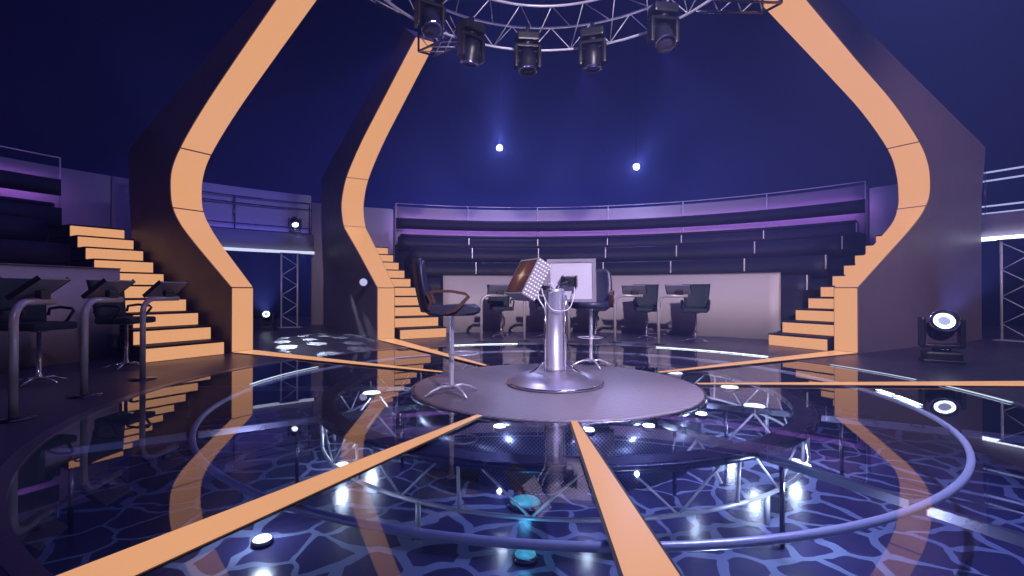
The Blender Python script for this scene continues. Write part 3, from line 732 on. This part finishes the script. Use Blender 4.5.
bc2 = O2 + wv2 * .47 + tv2 * .50 + nb * .05
mt = Matrix((wv2.normalized(), tv2.normalized(), nb)).transposed()
MB().box(bc2, (.13, .12, .10), mt, .012).build('bracket', M['black'], m2)
for s in (-1, 1): MB().box(bc2 + wv2.normalized() * s * .085 + nb * .01, (.022, .14, .12), mt, .004).build('bracket_plate', M['gunmetal'], m2)
MB().tube([bc2 + nb * .02, bc2 + Vector((-.05, -.10, -.03)), Vector((.05, .06, 1.14)), Vector((.02, .03, 1.09))], .026, 8).build('arm', M['gunmetal'], pd)
# cables
def cable(pts, name='cable', m='cable', r=.0065):
    P = [Vector(p) for p in pts]; out = []
    for i in range(len(P) - 1):
        p0, p1, p2, p3 = P[max(i - 1, 0)], P[i], P[i + 1], P[min(i + 2, len(P) - 1)]
        for k in range(8):
            s = k / 8
            out.append(0.5 * ((2 * p1) + (p2 - p0) * s + (2 * p0 - 5 * p1 + 4 * p2 - p3) * s * s + (3 * p1 - p0 - 3 * p2 + p3) * s ** 3))
    out.append(P[-1]); MB().tube(out, r, 6).build(name, M[m], pd)
cable([(-.13, -.10, 1.15), (-.06, -.18, 1.17), (-.02, -.18, 1.10), (-.08, -.15, 1.06)])
cable([(-.16, -.08, 1.12), (-.14, -.16, 1.02), (-.05, -.15, .88), (.08, -.15, .86), (.17, -.06, .90), (.24, .12, 1.03), (.26, .24, 1.16)], r=.006)
cable([(-.20, -.08, 1.10), (-.20, -.14, 1.00), (-.14, -.15, .90), (-.125, -.09, .84)], r=.009)

# ------------------------------------------------------------------ tall swivel chairs on the platform
def swivel_chair(loc, rz, label):
    """faces +x in its own frame"""
    t = thing('swivel_chair', label, 'chair', loc, rz, 'tall swivel chairs at the podium')
    # star base: four bowed legs
    for k in range(4):
        a = 30 + 90 * k
        MB().tube([pol(.02, a, .085), pol(.12, a, .092), pol(.22, a, .062), pol(.31, a, .014)], [.017, .016, .014, .012], 8).build('leg', M['pale_steel'], t)
    MB().lathe([(0, .06), (.034, .06), (.034, .12), (.026, .14), (.026, .82), (.05, .83), (.05, .86), (0, .86)], 20).build('pole', M['pale_steel'], t)
    MB().tube([Vector((.12 + .15 * math.cos(i * PI / 12), .17 * math.sin(i * PI / 12), .43)) for i in range(24)], .009, 6, closed=True).build('foot_ring', M['pale_steel'], t)
    mb = MB()
    prof = [(-.26, .875), (-.22, .845), (.0, .835), (.22, .84), (.285, .865), (.295, .91), (.26, .945), (.12, .95), (-.2, .93), (-.27, .915)]
    L_ = [mb.bm.verts.new((x, -.265, z)) for x, z in prof]; Rr = [mb.bm.verts.new((x, .265, z)) for x, z in prof]
    n = len(prof)
    for i in range(n): mb._f([L_[i], L_[(i + 1) % n], Rr[(i + 1) % n], Rr[i]], True)
    mb._f(L_); mb._f(Rr[::-1]); 
    bmesh.ops.bevel(mb.bm, geom=[e for e in mb.bm.edges if abs(e.verts[0].co.y - e.verts[1].co.y) < 1e-6], offset=.025, segments=2, affect='EDGES')
    mb.build('seat', M['leather'], t)
    # backrest: curved padded shell leaning back
    mb = MB(); G = []
    for side in (0, 1):
        g = []
        for i in range(9):
            v = i / 8; row = []
            for j in range(9):
                u = j / 8 * 2 - 1
                hw = .25 + .035 * math.sin(v * PI) + .0 * v
                if v > .85: hw *= 1 - .25 * ((v - .85) / .15) ** 2
                x = -.235 - .115 * v - .02 * math.sin(v * PI) + .055 * u * u + (0 if side else -.085 * (1 - .5 * abs(u) ** 3) * (1 - .35 * v))
                row.append(mb.bm.verts.new((x, u * hw, .87 + .55 * v)))
            g.append(row)
        G.append(g)
    for g in G:
        for i in range(8):
            for j in range(8): mb._f([g[i][j], g[i][j + 1], g[i + 1][j + 1], g[i + 1][j]], True)
    for i in range(8):
        mb._f([G[0][i][0], G[0][i + 1][0], G[1][i + 1][0], G[1][i][0]], True); mb._f([G[0][i][8], G[1][i][8], G[1][i + 1][8], G[0][i + 1][8]], True)
        mb._f([G[0][0][i], G[1][0][i], G[1][0][i + 1], G[0][0][i + 1]], True); mb._f([G[0][8][i], G[0][8][i + 1], G[1][8][i + 1], G[1][8][i]], True)
    mb.build('backrest', M['leather'], t)
    MB().box((-.285, 0, .895), (.06, .12, .05), None, .012).build('back_hinge', M['chrome'], t)
    for s in (-1, 1):
        y = s * .295
        pts = [(-.22, .90), (-.20, .98), (-.235, 1.055), (-.19, 1.085), (0, 1.085), (.14, 1.06), (.175, 1.03), (.13, .98), (.05, .90), (-.05, .865)]
        P = [Vector((x, y, z)) for x, z in pts]; out = []
        mb = MB(); A = []
        for i, p in enumerate(P):
            t_ = (P[min(i + 1, 9)] - P[max(i - 1, 0)]).normalized(); nn = Vector((-t_.z, 0, t_.x))
            w = .022 if i not in (3, 4, 5) else .026
            A.append([mb.bm.verts.new(p + nn * .014 + Vector((0, w, 0))), mb.bm.verts.new(p + nn * .014 - Vector((0, w, 0))), mb.bm.verts.new(p - nn * .014 - Vector((0, w, 0))), mb.bm.verts.new(p - nn * .014 + Vector((0, w, 0)))])
        for X, Y in zip(A, A[1:]):
            for k in range(4): mb._f([X[k], X[(k + 1) % 4], Y[(k + 1) % 4], Y[k]], False)
        mb._f(A[0]); mb._f(A[-1][::-1])
        mb.build('armrest', M['wood'], t)
    return t
swivel_chair((-1.14, -.60, .0125), R(6), 'tall navy swivel chair left of the podium, in profile facing it')
swivel_chair((.63, 1.30, .0125), R(-105), 'tall navy swivel chair behind the podium, partly hidden by the right monitor')

# ------------------------------------------------------------------ contestant desks and chairs
def desk_at(a, label, group, proto=[None]):
    """origin at the post on the floor, +x outward, +y counter-clockwise; the arm runs to -y"""
    if proto[0] is None:
        t = thing('contestant_desk', label, 'desk', (0, 0, 0), 0, group)
        pts = [Vector((0, 0, .012)), Vector((0, 0, .80))]
        for i in range(1, 9):
            w = i / 8 * PI / 2; pts.append(Vector((0, -.17 + .17 * math.cos(w), .83 + .17 * math.sin(w))))
        pts.append(Vector((0, -.58, 1.0)))
        MB().tube(pts, .032, 12).build('post', M['desk_tube'], t)
        MB().lathe([(0, 0), (.15, 0), (.15, .008), (.04, .014), (0, .014)], 24).build('base_plate', M['gunmetal'], t)
        # tray: low at the player, rising to the stage; screen and key strip on the player's side
        mx = Matrix.Rotation(R(40), 3, 'Y')
        c = Vector((.01, -.40, 1.12))
        MB().box(c, (.30, .48, .022), mx, .005).build('tray', M['monitor_grey'], t)
        MB().box(c + mx @ Vector((-.02, 0, .0145)), (.22, .40, .006), mx).build('screen', M['screen_off'], t)
        MB().box(c + mx @ Vector((.125, 0, .02)), (.04, .30, .016), mx, .005).build('keypad', M['black'], t)
        for s in (-.246, .246): MB().box(c + mx @ Vector((0, s, .008)), (.30, .010, .045), mx, .002).build('side_cheek', M['black'], t)
        MB().box((0.0, -.42, 1.055), (.05, .16, .10), None, .01).build('mount', M['black'], t)
        proto[0] = t
    else:
        t = copy_tree(proto[0]); t['label'] = label; t['group'] = group
    t.location = pol(5.1 if a < 130 else (5.12 if a < 180 else 5.03), a, .001); t.rotation_euler = (0, 0, R(a)); return t

def contestant_chair(r, a, turn, label, group, proto=[None]):
    """origin at the base, faces -x (the stage)"""
    if proto[0] is None:
        t = thing('contestant_chair', label, 'chair', (0, 0, 0), 0, group)
        for k in range(5):
            b = 36 + 72 * k
            MB().tube([pol(.02, b, .07), pol(.13, b, .07), pol(.26, b, .02)], [.016, .014, .011], 6).build('leg', M['chrome'], t)
        MB().lathe([(0, .05), (.03, .05), (.03, .11), (.022, .12), (.022, .61), (.09, .62), (.09, .635), (0, .635)], 14).build('pole', M['chrome'], t)
        MB().box((0, 0, .685), (.50, .50, .09), None, .03).build('seat', M['fabric'], t)
        mb = MB(); G = []
        for side in (0, 1):
            g = []
            for i in range(7):
                v = i / 6; row = []
                for j in range(7):
                    u = j / 6 * 2 - 1; hw = .235 + .055 * v
                    x = .22 + .09 * v - .03 * u * u + (.045 if side else 0)
                    row.append(mb.bm.verts.new((x, u * hw, .70 + .55 * v)))
                g.append(row)
            G.append(g)
        for g in G:
            for i in range(6):
                for j in range(6): mb._f([g[i][j], g[i][j + 1], g[i + 1][j + 1], g[i + 1][j]], True)
        for i in range(6):
            mb._f([G[0][i][0], G[0][i + 1][0], G[1][i + 1][0], G[1][i][0]]); mb._f([G[0][i][6], G[1][i][6], G[1][i + 1][6], G[0][i + 1][6]])
            mb._f([G[0][0][i], G[1][0][i], G[1][0][i + 1], G[0][0][i + 1]]); mb._f([G[0][6][i], G[0][6][i + 1], G[1][6][i + 1], G[1][6][i]])
        mb.build('backrest', M['fabric'], t)
        for s in (-1, 1):
            y = s * .275
            MB().tube([(.22, y, .80), (.20, y, .88), (.05, y, .90), (-.12, y, .885), (-.15, y, .86), (-.06, y, .74), (.0, y * .93, .68)], .018, 8).build('armrest', M['black'], t)
        proto[0] = t
    else:
        t = copy_tree(proto[0]); t['label'] = label; t['group'] = group
    t.location = pol(r, a, .001); t.rotation_euler = (0, 0, R(a + turn)); return t

GD1, GC1 = 'desks before the rear grandstand', 'chairs at the rear desks'
GD2, GC2 = 'desks before the left grandstand', 'chairs at the left desks'
nth = ('leftmost of the five rear desks, behind the left swivel chair', 'second rear desk from the left, just left of the podium column', 'middle rear desk, behind the podium column and right monitor',
       'fourth rear desk from the left, first one right of the podium', 'rightmost of the five rear desks, nearest the right staircase')
nthc = ('leftmost dark chair at the rear desks, behind the left swivel chair', 'second dark chair from the left at the rear desks, behind the podium column', 'middle dark chair at the rear desks, behind the tall chair by the podium',
        'dark green chair at the fourth rear desk, first one right of the podium', 'dark green chair at the rightmost rear desk, nearest the right staircase')
for i, a in enumerate((103.3, 92.6, 81.6, 70.4, 60.2)):
    desk_at(a, 'slim bent-tube desk, ' + nth[i], GD1)
    contestant_chair(5.88, a - 5.9, (6, -4, 3, 14, 12)[i], nthc[i], GC1)
nth2 = ('nearest the left staircase', 'second from the left staircase', 'third from the left staircase', 'fourth from the left staircase at the picture edge')
for i, a in enumerate((176, 187, 198, 209)):
    desk_at(a, 'slim bent-tube desk at far left, ' + nth2[i], GD2)
    contestant_chair(6.1, a - 7.4, (10, -8, 8, 0)[i], 'dark chair behind the left desks, ' + ('nearest the left staircase', 'second from the left staircase', 'third from the left staircase', 'fourth from the left staircase at the picture edge')[i], GC2)

# ------------------------------------------------------------------ light
LAV = (0.60, 0.56, 1.0)
# front wash from a rig over the audience, throwing the desk shadows on the pale panel
spot('front_wash', (1.6, -7.5, 5.4), (1.0, 6.2, .6), 5400, (0.88, 0.74, 1.0), 62, .8, .12)
# key light from the overhead ring
spot('ring_key', (1.2, -1.6, 5.0), (0.0, 0.0, 0.3), 420, LAV, 70, .7, .08)
spot('ring_key', (-1.6, 1.2, 5.0), (.2, .2, 0), 300, LAV, 62, .8, .08)
# warm-lavender side light for arch sides and left wall
spot('side_wash', (7.8, -5.5, 5.6), (8.7, 4.7, 2.8), 1700, (0.95, 0.68, 0.90), 52, .9, .3)
spot('side_wash', (3.5, -8.0, 6.5), (-9, 4.0, 2.5), 600, (0.85, 0.62, 1.0), 55, .9, .3)
# purple wash from the overhead truss onto the gallery wall
for a in (52, 76, 100):
    spot('wall_wash', pol(3.3, a, 5.2), pol(12.3, a, 3.78), 800, (0.46, 0.20, 1.0), 40, .9, .1)
spot('wall_wash', pol(2.6, 170, 5.0), pol(12.3, 166, 3.75), 160, (0.40, 0.18, 1.0), 34, .9, .1)
spot('wall_wash', pol(2.6, 136, 5.0), pol(12.3, 136.5, 3.7), 1700, (0.18, 0.20, 1.0), 26, .6, .1)
# cool wash on the right front of the stage
spot('stage_wash', (2.8, -2.4, 5.2), (1.9, -2.5, 0), 2300, (0.62, 0.62, 1.0), 62, .8, .06)
spot('added_floor_fill', (9.2, -2.2, 3.0), (7.4, 1.6, 0), 260, (0.66, 0.58, 1.0), 50, .9, .2)  # unseen fill added to brighten the studio floor at right
# blue general light
area('blue_ceiling_wash', (0, 3, 14.5), (0, 3, 0), 600, (0.14, 0.14, 1.0), 18)
for a in (40, 75, 105, 140):
    area('blue_backcloth_wash', pol(14.2, a, .25), pol(17.9, a, 6), {40: 15, 75: 330, 105: 330, 140: 40}[a], (0.10, 0.14, 1.0), 4, .6)

# ------------------------------------------------------------------ world, camera, view
w = bpy.data.worlds.new('World'); bpy.context.scene.world = w; w.use_nodes = True
w.node_tree.nodes['Background'].inputs[0].default_value = (0.003, 0.004, 0.02, 1)
vs = w.node_tree.nodes.new('ShaderNodeVolumeScatter')               # thin stage haze
vs.inputs['Color'].default_value = (0.30, 0.36, 1.0, 1); vs.inputs['Density'].default_value = 0.008; vs.inputs['Anisotropy'].default_value = .25
w.node_tree.links.new(vs.outputs[0], w.node_tree.nodes['World Output'].inputs['Volume'])
cam = bpy.data.cameras.new('Camera'); co = bpy.data.objects.new('Camera', cam); C.objects.link(co)
cam.sensor_width = 36; cam.lens = 36 * 492 / 1024; cam.clip_end = 100
co.location = CAM; co.rotation_euler = (R(90) + math.atan(3 / 492), 0, 0)
S = bpy.context.scene; S.camera = co
S.view_settings.view_transform = 'Standard'; S.view_settings.look = 'None'; S.view_settings.exposure = 0.0; S.view_settings.gamma = 1.0
S.view_settings.use_curve_mapping = False
S.cycles.use_denoising = True
S.cycles.max_bounces = 8; S.cycles.transparent_max_bounces = 12; S.cycles.volume_bounces = 0; S.cycles.sample_clamp_indirect = 4.0
S.cycles.caustics_reflective = False; S.cycles.caustics_refractive = False
